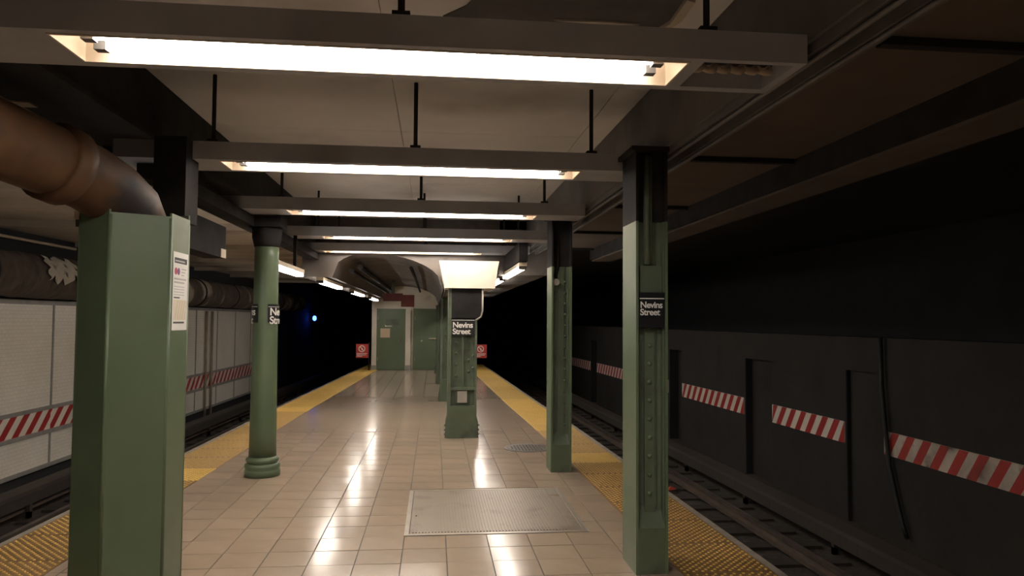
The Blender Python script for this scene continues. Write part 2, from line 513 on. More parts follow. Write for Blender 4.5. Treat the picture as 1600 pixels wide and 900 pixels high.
for f, dx, lab, grp in ((EL, -1.34, 'dark timber tie under the left track', 'ties of the left track'), (ER, 1.29, 'dark timber tie under the right track', 'ties of the right track')):
    for k in range(44):
        y = 3.2 + k * .62
        if grp not in tie_p:
            o = tie_p[grp] = MB().box(-1.25, 1.25, -.11, .11, -.10, 0).build('railroad_tie', 'tie')
        else:
            o = tie_p[grp].copy(); COL.objects.link(o)
        o.location = (f(y) + dx, y, -1.11 + random.uniform(-.012, 0))
        tag(o, lab, 'railroad tie', grp)
tag(MB().add([(0, 0, 0), (.16, .03, .01), (.2, .14, .0), (.03, .11, .02), (.09, .07, .06)], [(0, 1, 4), (1, 2, 4), (2, 3, 4), (3, 0, 4), (3, 2, 1, 0)]).build('litter', 'litter'),
    'crumpled red litter lying on the right track', 'litter').location = (3.75, 11.6, -1.10)

# ================================================================== LEFT WALL
def on_left(mb_args, mat_, name, parent):
    x0, x1, y0, y1, z0, z1 = mb_args
    return MB().box(x0, x1, y0, y1, z0, z1, fx=XL).build(name, mat_, parent)
wl = struct(MB().box(-.30, -.05, Y0, 45, -1.35, 3.2, fx=XL, n=2).build('wall_left', 'tunnel'))
SE = [12.31 + 1.62 * k for k in range(-4, 10)]
for a, b in zip(SE, SE[1:]):
    on_left((-.05, 0, a + .022, b - .022, .235, 1.80), 'wall_tile', 'tile_panel', wl)
    on_left((-.05, 0, a + .022, b - .022, -.655, -.195), 'wall_tile', 'tile_panel', wl)
    L_ = b - a
    mb = MB().box(-.05, .004, a, b, -.13, .175, fx=XL)
    k = a - .4
    while k < b:
        q = []
        for yy, zz in ((k, -.13), (k + .165, -.13), (k + .165 + .30, .175), (k + .30, .175)):
            q.append((yy, zz))
        # clip the slanted stripe to the board ends
        def clip(pts, lim, sgn):
            out = []
            for (p, r), (p2, r2) in zip(pts, pts[1:] + pts[:1]):
                i1, i2 = sgn * p <= sgn * lim, sgn * p2 <= sgn * lim
                if i1: out.append((p, r))
                if i1 != i2:
                    t = (lim - p) / (p2 - p)
                    out.append((lim, r + (r2 - r) * t))
            return out
        q = clip(q, b, 1)
        q = clip(q, a, -1) if len(q) > 2 else q
        if len(q) > 2:
            mb.add([(XL(p) + .0055, p, r) for p, r in q], [tuple(range(len(q)))], 1)
        k += .335
    mb.build('hazard_band', ['white_print', 'red_print'], wl)
    for z0_, z1_ in ((1.80, 1.87), (.175, .235), (-.195, -.13), (-.715, -.655)):
        on_left((-.05, .016, a, b, z0_, z1_), 'grey_strip', 'rail_strip', wl)
for s_ in SE:
    on_left((-.05, .012, s_ - .022, s_ + .022, .235, 1.80), 'grey_strip', 'seam_strip', wl)
    on_left((-.05, .012, s_ - .022, s_ + .022, -.655, -.195), 'grey_strip', 'seam_strip', wl)
for yy in (19.42, 19.86):
    p = tag(MB().tube([(XL(yy) + .05, yy, -1.0), (XL(yy) + .05, yy, 1.79)], .03, 12).build('wall_conduit', 'conduit'),
            'beige vertical conduit on the white wall, ' + ('nearer of the pair' if yy < 19.6 else 'farther of the pair'), 'conduit', 'beige conduits on the white wall')
# big wrapped pipe above the tile panels
random.seed(3)
pv, n_ = [], 26
mb = MB()
pts, rr = [], []
for k in range(120):
    y = 5.5 + k * .2
    pts.append((XL(y) + .29, y, 2.20))
    rr.append(.315 + random.uniform(-.012, .012))
mb.tube(pts, rr, 26)
p = thing('lagged_pipe', (XL(17) + .29, 17, 1.9), 'fat sooty lagged pipe running above the white tiled wall', 'pipe')
mb.build('lagging', 'lagging', p)
nv, vs = 9, []
for i_ in range(nv):
    for j_ in range(9):
        a_ = math.radians(-12 + j_ * 8 + 10 * math.sin(i_ * 2.1))
        y = 10.95 + i_ * .1 + .06 * math.sin(j_ * 1.9 + i_)
        vs.append((XL(y) + .29 + .342 * math.cos(a_), y, 2.20 + .342 * math.sin(a_)))
MB().add(vs, [(i_ * 9 + j_, (i_ + 1) * 9 + j_, (i_ + 1) * 9 + j_ + 1, i_ * 9 + j_ + 1) for i_ in range(nv - 1) for j_ in range(8)], 0, True).build('torn_wrap', 'peel_edge', p)
for k in range(9):
    y = 7.2 + k * 2.6
    MB().tube([(XL(y) + .29, y, 2.20), (XL(y) + .29, y + .05, 2.20)], .335, 26).build('strap', 'black_steel', p)
tag(MB().tube([(XL(y) + .25, y, 2.70) for y in (8, 10, 11.5, 12.4)], .022, 8).build('ceiling_conduit', 'conduit'), 'thin pale conduit high above the lagged pipe', 'conduit')

# ================================================================== RIGHT WALL
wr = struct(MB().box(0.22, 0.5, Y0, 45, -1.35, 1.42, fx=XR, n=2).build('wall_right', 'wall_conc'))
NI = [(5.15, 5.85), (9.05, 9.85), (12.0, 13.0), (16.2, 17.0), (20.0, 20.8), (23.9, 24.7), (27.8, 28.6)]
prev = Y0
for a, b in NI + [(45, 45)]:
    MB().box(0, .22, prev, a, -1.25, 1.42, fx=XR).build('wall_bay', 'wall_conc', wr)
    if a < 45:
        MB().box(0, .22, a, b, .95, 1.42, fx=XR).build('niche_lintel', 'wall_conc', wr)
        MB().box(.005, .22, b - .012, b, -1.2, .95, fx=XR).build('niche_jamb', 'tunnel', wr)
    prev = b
struct(MB().box(2.6, 2.9, Y0, 45, -1.35, 3.2, fx=XR).build('wall_outer', 'tunnel'))
struct(MB().box(-7, 9, 45, 45.3, -1.4, 3.3).build('dark_end_cap', 'tunnel'))  # added dark sheet for the tunnel falling away into darkness
NB = [(5.88, 9.0), (9.88, 11.97), (13.04, 16.15), (17.05, 19.95), (20.85, 23.85), (24.75, 27.75)]
LB = ['worn red and white striped board nearest on the dark tunnel wall, behind the hanging cable',
      'red and white striped board between the two nearest dark niches', 'red and white striped board just right of the near riveted column',
      'red and white striped board hidden behind the near riveted column', 'red and white striped board far down the dark wall, left of the near riveted column',
      'farthest red and white striped board down the dark wall']
for i, ((a, b), lab) in enumerate(zip(NB, LB)):
    hb = thing('hazard_board', (XR((a + b) / 2), (a + b) / 2, .08), lab, 'hazard board', 'striped boards on the right tunnel wall')
    wq = 'dull_white' if i == 0 else 'white_print'
    rq = 'dull_red' if i == 0 else 'red_print'
    zl, zh = (-.075, .225)
    MB().box(-.015, -.001, a, b, zl, zh, fx=XR).build('board', wq, hb)
    k = a - .3
    j = 0
    mb = MB()
    while k < b + .3:
        q = [(k, zl), (k - .20, zh), (k - .05, zh), (k + .15, zl)]
        q = [(min(max(p_, a), b), r_) for p_, r_ in q]
        if max(p_ for p_, _ in q) - min(p_ for p_, _ in q) > .03:
            mb.add([(XR(p_) - .0165, p_, r_) for p_, r_ in q], [(0, 1, 2, 3)])
        k += .30
    mb.build('stripes', rq, hb)
cb = [(XR(9) - .055, 8.98, 1.42), (XR(9) - .055, 8.97, .8), (XR(9) - .055, 8.9, .25), (XR(9) - .055, 8.83, -.2), (XR(9) - .055, 8.68, -.62), (XR(9) - .06, 8.58, -.85), (XR(9) - .055, 8.5, -1.0)]
tag(MB().tube(cb, .028, 8).build('hanging_cable', 'cable'), 'black cable hanging down the dark wall in front of the worn striped board', 'cable')

# ================================================================== CEILING
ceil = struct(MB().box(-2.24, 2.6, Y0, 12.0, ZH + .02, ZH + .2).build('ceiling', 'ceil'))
LY = [-8.3, -6.05, -3.82, -1.6, .63, 2.85, 5.06, 7.28, 9.54, 11.57]       # near edges of the transverse lamp troughs
JX = [-1.99, -1.37, -.15, 1.08, 1.5]
edges = [Y0, -8.1, -5.7, -3.3, -.9, 1.5, 3.95, 6.4, 8.8, 12.0]
for a, b in zip(edges, edges[1:]):
    for xa, xb in ((-1.9, -.3), (-.3, 1.27), (1.27, 1.5)):
        MB().box(xa + .003, xb - .003, a + .003, b - .003, ZH, ZH + .02).build('ceiling_panel', 'ceil', ceil)
for y in LY:
    for xj in (-1.48, -.14, 1.09):
        MB().tube([(xj, y + .0, ZC), (xj, y + .0, ZH)], .014, 8).build('hanger_rod', 'black_steel', ceil)
        MB().box(xj - .035, xj + .035, y - .03, y + .03, ZC, ZC + .02).build('rod_bracket', 'black_steel', ceil)
for i, y in enumerate(LY):
    off = -.28 if i == 9 else 0
    xa, xb = -1.44 + off, 1.02 + off
    mb = MB()
    mb.box(-2.1, 1.5, y - .04, y - .004, ZS, ZC)
    mb.box(-2.1, 1.5, y + .304, y + .36, ZS, ZC)
    mb.box(-2.1, xa - .004, y - .004, y + .304, ZS, ZC)
    if i == 5:
        mb.box(xb + .004, xb + .06, y - .004, y + .304, ZS, ZC)
        mb.box(1.46, 1.5, y - .004, y + .304, ZS, ZC)
    else:
        mb.box(xb + .004, 1.5, y - .004, y + .304, ZS, ZC)
    mb.build('ceiling_beam', 'beam', ceil)
# knob-like cable couplings in the open end of the nearest beam
kb = thing('cable_loops', (1.27, 3.0, ZC - .05), 'row of dusty round cable loops in the open beam end right of the nearest lamp', 'cable')
for k in range(6):
    x = 1.10 + k * .062
    cpts = [(x + .026 * math.cos(t), 3.02 + .05 * math.sin(t) * .6, 2.715 + .026 * math.sin(t)) for t in [i * math.pi / 5 for i in range(11)]]
    MB().tube(cpts, .014, 8).build('loop', 'conduit', kb)
MB().tube([(1.09, 3.03, 2.745), (1.45, 3.03, 2.745)], .02, 8).build('cable', 'cable', kb)
# peeling sooty patch on the ceiling panel near the top of the picture
patch = [(.02, 4.1), (.03, 3.9), (.15, 3.75), (.2, 3.6), (.35, 3.35), (.8, 3.2), (1.1, 3.3), (1.24, 3.5), (1.25, 3.8), (1.2, 4.0), (1.0, 4.2), (.6, 4.3), (.3, 4.25)]
MB().prism(patch, ZH - .006, ZH - .001).build('sooty_patch', 'soot_patch', ceil)
MB().prism([(1.24, 3.5), (1.29, 3.52), (1.30, 3.75), (1.25, 3.95), (1.19, 4.02), (1.2, 3.95), (1.25, 3.8)], ZH - .03, ZH - .007).build('curled_paint', 'peel_edge', ceil)
MB().prism([(.62, 3.86), (.9, 3.84), (1.1, 3.86), (.9, 3.88)], ZH - .018, ZH - .007).build('curled_paint', 'peel_edge', ceil)
# right side: flanged girder on the column line, plaster bay and edge girder
mb = MB().box(1.5, 1.80, Y0, 12.0, ZC - .03, ZH + .02)
mb.box(1.52, 1.56, Y0, 12, ZC - .075, ZC - .03).box(1.645, 1.685, Y0, 12, ZC - .085, ZC - .03)
mb.build('column_girder', 'girder', ceil)
for xq in (1.54, 1.665):
    MB().tube([(xq, Y0, ZC - .095), (xq, 12, ZC - .095)], .012, 6).build('conduit', 'girder', ceil)
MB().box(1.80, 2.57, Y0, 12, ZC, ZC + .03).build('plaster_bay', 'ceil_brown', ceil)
for k in range(10):
    y = LY[0] + k * 2.22 - .02
    MB().box(1.81, 2.56, y, y + .05, ZC - .035, ZC).build('bay_rib', 'black_steel', ceil)
MB().box(2.57, 2.87, Y0, 12.0, 2.62, ZH + .2).build('edge_girder', 'black_steel', ceil)
MB().box(2.60, 2.92, Y0, 12.0, 2.60, 2.62).build('girder_flange', 'ceil_brown', ceil)
MB().box(1.05, 1.85, 12.0, Y1 + 1, 2.36, 2.9).build('edge_girder', 'vault', ceil)
struct(MB().box(2.87, 9.0, Y0, 45, 3.15, 3.3).build('ceiling_track_right', 'tunnel'))
# left side
MB().box(-2.24, -1.90, Y0, 12.0, ZC + .03, ZH + .1).build('column_girder', 'black_steel', ceil)
MB().box(-2.30, -1.84, Y0, 12.0, ZC, ZC + .03).build('girder_flange', 'black_steel', ceil)
struct(MB().box(-6.4, -2.2, Y0, 26, 2.86, 3.1).build('ceiling_track_left', 'ceil_left'))
for k in range(8):
    y = 4.2 + k * 2.9
    MB().box(-5.95, -2.2, y, y + .10, 2.78, 2.86).build('ceiling_rib', 'ceil_left', bpy.data.objects['ceiling_track_left'])
MB().box(-2.02, -1.84, 5.2, 12.0, 2.56, ZS - .005).build('lower_girder', 'black_steel', ceil)
MB().box(-2.12, -1.93, 5.15, 7.05, 2.17, 2.46).build('cable_trunk', 'black_steel', ceil)
MB().box(-1.93, -1.925, 6.9, 7.05, 2.17, 2.25).build('trunk_label', 'white_plaster', ceil)
# vaulted part beyond the last transverse lamp
def arch(xa, za, xb, zb, zc, n=20):
    pts = []
    for k in range(n + 1):
        t = k / n
        x = xa + (xb - xa) * t
        c = math.sqrt(max(0, 1 - (2 * t - 1) ** 2))
        base = za + (zb - za) * t
        pts.append((x, base + (zc - (za + zb) / 2) * c ** .8))
    return pts
A = arch(-1.62, 2.30, .14, 2.08, 2.66)
mb = MB()
n = len(A)
yy = [12.0, 16, 20, Y1 + 1]
vs = [(x, y, z) for y in yy for x, z in A]
mb.add(vs, [(i * n + k, i * n + k + 1, (i + 1) * n + k + 1, (i + 1) * n + k) for i in range(len(yy) - 1) for k in range(n - 1)], 0, True)
top = [(x, 12.0, ZH + .1) for x, z in A]
mb.add([(x, 12.0, z) for x, z in A] + top, [(k, n + k, n + k + 1, k + 1) for k in range(n - 1)], 0)
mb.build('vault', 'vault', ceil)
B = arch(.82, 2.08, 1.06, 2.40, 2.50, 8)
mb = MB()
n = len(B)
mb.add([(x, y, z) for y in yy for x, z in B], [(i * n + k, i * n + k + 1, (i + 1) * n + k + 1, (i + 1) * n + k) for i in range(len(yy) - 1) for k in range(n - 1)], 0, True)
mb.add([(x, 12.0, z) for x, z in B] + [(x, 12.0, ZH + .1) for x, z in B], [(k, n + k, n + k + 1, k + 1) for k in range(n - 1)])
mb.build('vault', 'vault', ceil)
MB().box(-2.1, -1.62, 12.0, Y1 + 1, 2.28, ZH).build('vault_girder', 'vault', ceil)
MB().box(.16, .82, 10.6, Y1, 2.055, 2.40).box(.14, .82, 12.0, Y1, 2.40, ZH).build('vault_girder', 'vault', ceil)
# lit white haunch where the vault springs from the centre column
vs = []
PR = [(.145, .835, 10.10, 2.05), (.13, .845, 10.11, 2.12), (.105, .855, 10.12, 2.22), (.085, .87, 10.13, 2.32), (.06, .89, 10.14, 2.43)]
for a_, b_, y, z in PR:
    vs += [(a_, y, z), (b_, y, z), (b_, 10.75, z), (a_, 10.75, z)]
fs = [(3, 2, 1, 0), tuple(range(4 * len(PR) - 4, 4 * len(PR)))]
for k in range(len(PR) - 1):
    for e in range(4):
        e2 = (e + 1) % 4
        fs.append((4 * k + e, 4 * k + e2, 4 * k + 4 + e2, 4 * k + 4 + e))
MB().add(vs, fs).build('white_haunch', 'white_plaster', ceil)
MB().box(.16, .82, 10.75, 12.0, 2.40, 2.43).build('girder_cap', 'vault', ceil)
# pipes and lumps under the vault
for xq, zq, r_ in ((-1.40, 2.44, .035), (-1.26, 2.50, .05), (-.40, 2.50, .03)):
    tag(MB().tube([(xq, 12.7, zq), (xq, 15, zq - .01), (xq - .05, Y1 - .05, zq)], r_, 10).build('vault_pipe', 'black_steel'),
        {.035: 'thin pipe under the left side of the vault', .05: 'dark thicker pipe under the vault', .03: 'thin pipe under the right side of the vault'}[r_], 'pipe')

# ================================================================== END WALL
wb = struct(MB().box(-1.97, 1.25, Y1 + .06, Y1 + 3.0, -1.1, 2.9).build('wall_back', 'white_plaster'))
MB().box(-.66, 1.25, Y1, Y1 + .06, 0, 1.96).build('green_wall_panel', 'door_green', wb)
MB().box(-1.97, -.66, Y1 + .01, Y1 + .06, 1.93, 2.2).build('lintel', 'white_plaster', wb)
for xa, xb in ((-1.955, -1.81), (-.90, -.74)):
    MB().box(xa, xb, Y1 - .03, Y1 + .06, .15, 1.93).build('white_pier', 'white_plaster', wb)
    MB().box(xa - .012, xb + .012, Y1 - .045, Y1 + .06, 0, .15).build('pier_base', 'grey_strip', wb)
def door(name, xa, xb, zt, withnotice):
    d = struct(MB().box(xa, xb, Y1 - .012, Y1 + .06, .01, zt).build(name, 'door_green'))
    mb = MB()
    mb.box(xa - .05, xa, Y1 - .02, Y1 + .06, 0, zt + .05).box(xb, xb + .05, Y1 - .02, Y1 + .06, 0, zt + .05).box(xa, xb, Y1 - .02, Y1 + .06, zt, zt + .05)
    mb.build('door_frame', 'door_green', d)
    kx = xb - .13 if withnotice else xa + .22
    MB().lathe([(.028, 0), (.03, .03), (.012, .04)], 0, 0, 12).build('door_knob', 'chrome', d).matrix_local = Matrix.Translation((kx, Y1 - .012, .93)) @ Matrix.Rotation(math.pi / 2, 4, 'X')
    MB().lathe([(.018, 0), (.018, .02)], 0, 0, 12).build('lock', 'chrome', d).matrix_local = Matrix.Translation((kx, Y1 - .012, 1.05)) @ Matrix.Rotation(math.pi / 2, 4, 'X')
    if withnotice:
        MB().box(xa + .08, xa + .38, Y1 - .018, Y1 - .012, 1.03, 1.32).build('notice', 'notice', d)
        MB().box(xa + .24, xa + .68, Y1 - .02, Y1 - .012, 1.42, 1.62).build('vent_plate', 'green_dirty', d)
        MB().box(xa + .24, xa + .44, Y1 - .03, Y1 - .012, 1.38, 1.405).build('pull_bar', 'chrome', d)
    else:
        MB().box(xb - .38, xb - .13, Y1 - .03, Y1 - .012, .98, 1.02).build('pull_bar', 'chrome', d)
    for z in (.3, 1.6):
        MB().box(xa - .012, xa + .012, Y1 - .028, Y1 - .01, z, z + .1).build('hinge', 'grey_strip', d)
    return d
door('door_1', -1.77, -.94, 1.90, True)
door('door_2', -.60, .22, 1.90, False)
# hanging red boxes
rb = thing('hanging_sign_box', (-1.0, 20.0, 1.95), 'dull red sign box hanging from the vault before the end doors', 'sign')
MB().box(-1.36, -.84, 19.95, 20.05, 2.10, 2.31).build('left_box', 'dark_red', rb)
MB().box(-.88, -.53, 19.9, 20.0, 1.95, 2.27).build('right_box', 'dark_red', rb)
MB().box(-1.14, -1.06, 19.97, 20.03, 2.31, 2.66).build('hanger', 'green_dirty', rb)

# ================================================================== LAMPS
def trough(y, off, label):
    xa, xb = -1.44 + off, 1.02 + off
    t = thing('trough_lamp', ((xa + xb) / 2, y + .15, ZS), label, 'ceiling lamp', 'fluorescent lamps set across the ceiling')
    mb = MB()
    w = .008
    zt = ZC - .005
    mb.box(xa, xb, y, y + w, ZS - .004, zt).box(xa, xb, y + .30 - w, y + .30, ZS - .004, zt)
    mb.box(xa, xa + w, y + w, y + .30 - w, ZS - .004, zt).box(xb - w, xb, y + w, y + .30 - w, ZS - .004, zt)
    mb.box(xa + w, xb - w, y + w, y + .30 - w, zt - w, zt)
    mb.build('housing', 'housing', t)
    for yq in (.095, .205):
        MB().tube([(xa + .13, y + yq, 2.705), (xb - .13, y + yq, 2.705)], .019, 14).build('tube', 'tube', t)
        for xe, s_ in ((xa + .13, -1), (xb - .13, 1)):
            lo, hi = sorted((xe, xe + s_ * .045))
            MB().box(lo, hi, y + yq - .022, y + yq + .022, 2.682, zt - w).build('lamp_holder', 'holder', t)
    return t
TL = ['trough lamp farthest behind the camera', 'second trough lamp behind the camera from the back', 'third trough lamp behind the camera from the back', 'bright fluorescent trough lamp just behind the camera', 'bright fluorescent trough lamp above the camera', 'nearest and largest fluorescent trough lamp across the ceiling',
      'second fluorescent trough lamp from the front', 'third fluorescent trough lamp from the front', 'fourth fluorescent trough lamp from the front',
      'farthest cross lamp, just above the white haunch']
for i in range(10):
    trough(LY[i], -.28 if i == 9 else 0, TL[i])
def strip(x, y, z, label, grp, ztop, ln=2.46):
    t = thing('strip_lamp', (x, y + ln / 2, z), label, 'ceiling lamp', grp)
    MB().box(x - .055, x + .055, y, y + ln, z + .045, z + .095).build('housing', 'housing', t)
    for dx in (-.032, .032):
        MB().tube([(x + dx, y + .05, z + .02), (x + dx, y + ln - .05, z + .02)], .019, 12).build('tube', 'tube', t)
    for ye in (y + .02, y + ln - .05):
        MB().box(x - .054, x + .054, ye, ye + .03, z - .002, z + .045).build('lamp_holder', 'holder', t)
    for ye in (y + .3, y + ln - .4):
        MB().box(x - .02, x + .02, ye, ye + .04, z + .095, ztop).build('hanger', 'black_steel', t)
GL = ['strip lamp behind the round column', 'first strip lamp right of the round column', 'second strip lamp right of the round column', 'strip lamp over the platform edge nearest the end door']
for y, lab, zt, ln in zip((8.12, 11.6, 16.05, 20.5), GL, (ZC, 2.28, 2.28, 2.28), (1.8, 2.46, 2.46, 2.46)):
    strip(-1.76, y, 2.165, 'fluorescent ' + lab, 'strip lamps along the left platform edge', zt, ln)
strip(-2.24, 4.95, 2.20, 'unseen fluorescent strip lamp added over the left track behind the hexagonal column', 'strip lamps along the left platform edge', ZC, 1.85)  # unseen lamp, added to brighten the left wall
GR = ['strip lamp just right of the white haunch', 'strip lamp half hidden by the white haunch', 'strip lamp hidden behind the centre column', 'strip lamp at the far end of the right edge']
for y, lab in zip((9.95, 13.0, 17.2, 21.2), GR):
    strip(1.20, y, 2.31, 'fluorescent ' + lab, 'strip lamps along the right platform edge', 2.36 if y > 12 else 2.42)
# the first right strip lamp hangs from a short beam
MB().box(1.14, 1.26, 9.9, 12.0, 2.42, ZC - .12).build('lamp_beam', 'black_steel', ceil)
# blue tunnel lamp
bl = thing('blue_tunnel_lamp', (-5.35, 33.0, 1.55), 'small glowing blue lamp in the dark left tunnel', 'lamp')
MB().lathe([(.02, 1.52), (.07, 1.56), (.085, 1.63), (.07, 1.70), (.03, 1.74)], -5.2, 33.0, 14).build('globe', 'blue', bl)
MB().tube([(-5.2, 33, 1.73), (-5.2, 33, 1.85), (-5.45, 33, 1.9)], .03, 8).build('bracket', 'black_steel', bl)

# ================================================================== COLUMNS
def hcol(x0, x1, y0, y1, ztop, label, group, zpaint, rivx, rivz0, dz, base=True):
    """riveted H column: flanges facing left and right, web facing the camera"""
    cx, cy = (x0 + x1) / 2, y0 + .085
    t = thing('riveted_column', (cx, cy, 0), label, 'column', group)
    ft = .017
    for nm, xa, xb in (('flange', x0, x0 + ft), ('flange', x1 - ft, x1)):
        MB().box(xa, xb, y0, y1, 0, zpaint).build(nm, 'green', t)
    # web with angle irons
    mb = MB().box(x0 + ft, x1 - ft, cy - .009, cy + .009, 0, zpaint)
    mb.box(x0 + ft, x0 + ft + .035, cy - .02, cy - .009, 0, zpaint).box(x1 - ft - .035, x1 - ft, cy - .02, cy - .009, 0, zpaint)
    mb.box(x0 + ft, x0 + ft + .010, y0 + .03, cy - .02, 0, zpaint).box(x1 - ft - .010, x1 - ft, y0 + .03, cy - .02, 0, zpaint)
    wb_ = mb.build('web', 'green_dirty', t)
    MB().box(cx - .034, cx + .034, cy - .028, cy - .009, .3, zpaint).build('cover_plate', 'green_dirty', t)
    mb = MB()
    for rx in rivx:
        z = rivz0
        while z < zpaint - .05:
            mb.dome((cx + rx, cy - .028 if abs(rx) < .034 else cy - .02, z), .0165, .014, (0, -1, 0))
            z += dz
    stuff(mb.build('rivets', 'green', wb_))
    if base:
        mb = MB()
        mb.add([(x0 + ft, y0 + .004, 0), (x1 - ft, y0 + .004, 0), (x1 - ft, cy, 0), (x0 + ft, cy, 0),
                (x0 + ft, y0 + .004, .29), (x1 - ft, y0 + .004, .29), (x1 - ft, cy, .43), (x0 + ft, cy, .43)],
               [(3, 2, 1, 0), (4, 5, 6, 7), (0, 1, 5, 4), (1, 2, 6, 5), (2, 3, 7, 6), (3, 0, 4, 7)])
        mb.build('base_infill', 'green_dirty', t)
    # dark steel head; the shadow at the column top is put into its colour
    mb = MB()
    mb.box(x0, x0 + ft, y0, y1, zpaint, ztop).box(x1 - ft, x1, y0, y1, zpaint, ztop).box(x0 + ft, x1 - ft, cy - .02, cy + .01, zpaint, ztop)
    mb.box(x0 - .03, x1 + .03, y0 - .02, y1 + .02, ztop - .03, ztop)
    mb.build('column_head', 'black_steel', t)
    return t
rc1 = hcol(1.300, 1.512, 4.655, 4.99, 2.76, 'near green riveted steel column on the right with a black station sign', 'riveted columns on the right', 2.27, (0,), .50, .12)
rc2 = hcol(1.255, 1.478, 7.82, 8.14, 2.76, 'second green riveted steel column on the right, without a sign', 'riveted columns on the right', 2.20, (.045,), .50, .118)
MB().tube([(1.385, 4.695, 1.99), (1.385, 4.695, 2.7)], .024, 10).tube([(1.412, 4.695, 1.99), (1.412, 4.695, 2.7)], .008, 8).build('conduit', 'green_dirty', rc1)
MB().box(1.335, 1.48, 4.68, 4.71, 1.80, 1.98).build('junction_box', 'green_dirty', rc1)
MB().tube([(1.31, 7.90, 2.08), (1.33, 7.88, 2.2), (1.34, 7.9, 2.5), (1.36, 7.95, 2.7)], .02, 8).build('conduit', 'black_steel', rc2)
MB().tube([(1.31, 7.84, 2.03), (1.31, 7.92, 2.03)], .035, 12).build('junction_box', 'grey_box', rc2)

def ccol(xa, y, label, detail):
    w = .40
    t = thing('riveted_column', (xa + w / 2, y + .15, 0), label, 'column', 'riveted columns along the platform centre')
    x0, x1, y0, y1 = xa, xa + w, y, y + .32
    for a, b in ((x0, x0 + .045), (x1 - .03, x1)):
        MB().box(a, b, y0, y1, 0, 2.05).build('flange', 'green_dirty', t)
    mb = MB().box(x0 + .045, x1 - .03, y0 + .09, y0 + .11, 0, 2.05)
    cx = (x0 + x1) / 2 + .008
    mb.box(cx - .012, cx + .012, y0 + .03, y0 + .09, .5, 2.05)
    mb.box(x0 + .045, x0 + .10, y0 + .075, y0 + .09, 0, 2.05).box(x1 - .085, x1 - .03, y0 + .075, y0 + .09, 0, 2.05)
    wb_ = mb.build('web', 'green_dirty', t)
    mb = MB()
    for s_, st in ((-.09, 0), (.08, .06)):
        z = .84 + st
        while z < 1.6:
            mb.dome((cx + s_, y0 + .09, z), .023, .02, (0, -1, 0))
            z += .155
    for z in (.95, 1.12, 1.29, 1.46):
        mb.dome((x1 - .05, y0 + .075, z), .019, .018, (0, -1, 0))
    stuff(mb.build('rivets', 'green', wb_))
    MB().box(x0 + .02, x1 - .01, y0 + .005, y0 + .09, 0, .44).build('base_infill', 'green_dirty', t)
    mb = MB()
    for xq, s_ in ((x0, -1), (x1, 1)):
        lo, hi = sorted((xq, xq + s_ * .022))
        mb.extr([(xq, y0 + .02, 0), (xq + s_ * .03, y0 + .02, 0), (xq + s_ * .022, y0 + .02, .22), (xq, y0 + .02, .30)], (0, .28, 0))
        for z in (.05, .11, .17):
            mb.dome((xq + s_ * .024, y0 + .06, z), .018, .02, (s_, 0, 0))
    mb.build('base_angles', 'green_dirty', t)
    if detail:
        MB().box(x0 + .045, x1 - .03, y0 + .0, y0 + .09, .655, .69).build('shelf', 'green_dirty', t)
        MB().box(cx - .07, cx + .06, y0 + .02, y0 + .09, .48, .64).build('outlet_box', 'grey_box', t)
        MB().box(x0 + .045, x1 + .07, y0 - .004, y0 + .25, 1.64, 2.05).build('head_plate', 'black_steel', t)
        MB().tube([(x1 + .07, y0 - .02, 2.04), (x1 + .07, y0 - .02, 1.75), (x1 + .05, y0 - .02, 1.66), (x1 - .02, y0 - .01, 1.61)], .012, 8).build('conduit', 'grey_box', t)
    return t
cc1 = ccol(.195, 10.15, 'green riveted column in the platform centre under the white haunch', True)
ccol(.135, 14.65, 'second green riveted column in the platform centre row', False)
ccol(.095, 18.6, 'third green riveted column in the platform centre row', False)
ccol(.06, 22.2, 'farthest green riveted column in the platform centre row', False)

# round cast-iron column on the left
RX, RY = -1.745, 7.90
rd = thing('round_column', (RX, RY, 0), 'round green cast-iron column with moulded base and wrap-round signs', 'column')
MB().lathe([(.178, 0), (.178, .055), (.172, .065), (.168, .075), (.178, .10), (.172, .125), (.155, .135)], RX, RY, 40).build('base', 'green', rd)
MB().lathe([(.152, .135), (.152, .145), (.166, .16), (.166, .175), (.146, .19), (.139, .2)], RX, RY, 40).build('base_ring', 'green', rd)
MB().lathe([(.138, .2), (.133, .5), (.127, 1.2), (.122, 2.25), (.122, 2.42)], RX, RY, 40).build('shaft', 'green', rd)
MB().lathe([(.125, 2.36), (.135, 2.40), (.15, 2.46), (.15, 2.56)], RX, RY, 32).build('capital', 'black_steel', rd)  # dark colour carries the shading at the top of the column
MB().box(RX - .17, RX + .17, RY - .17, RY + .17, 2.56, ZC - .12).build('bearing_block', 'black_steel', rd)
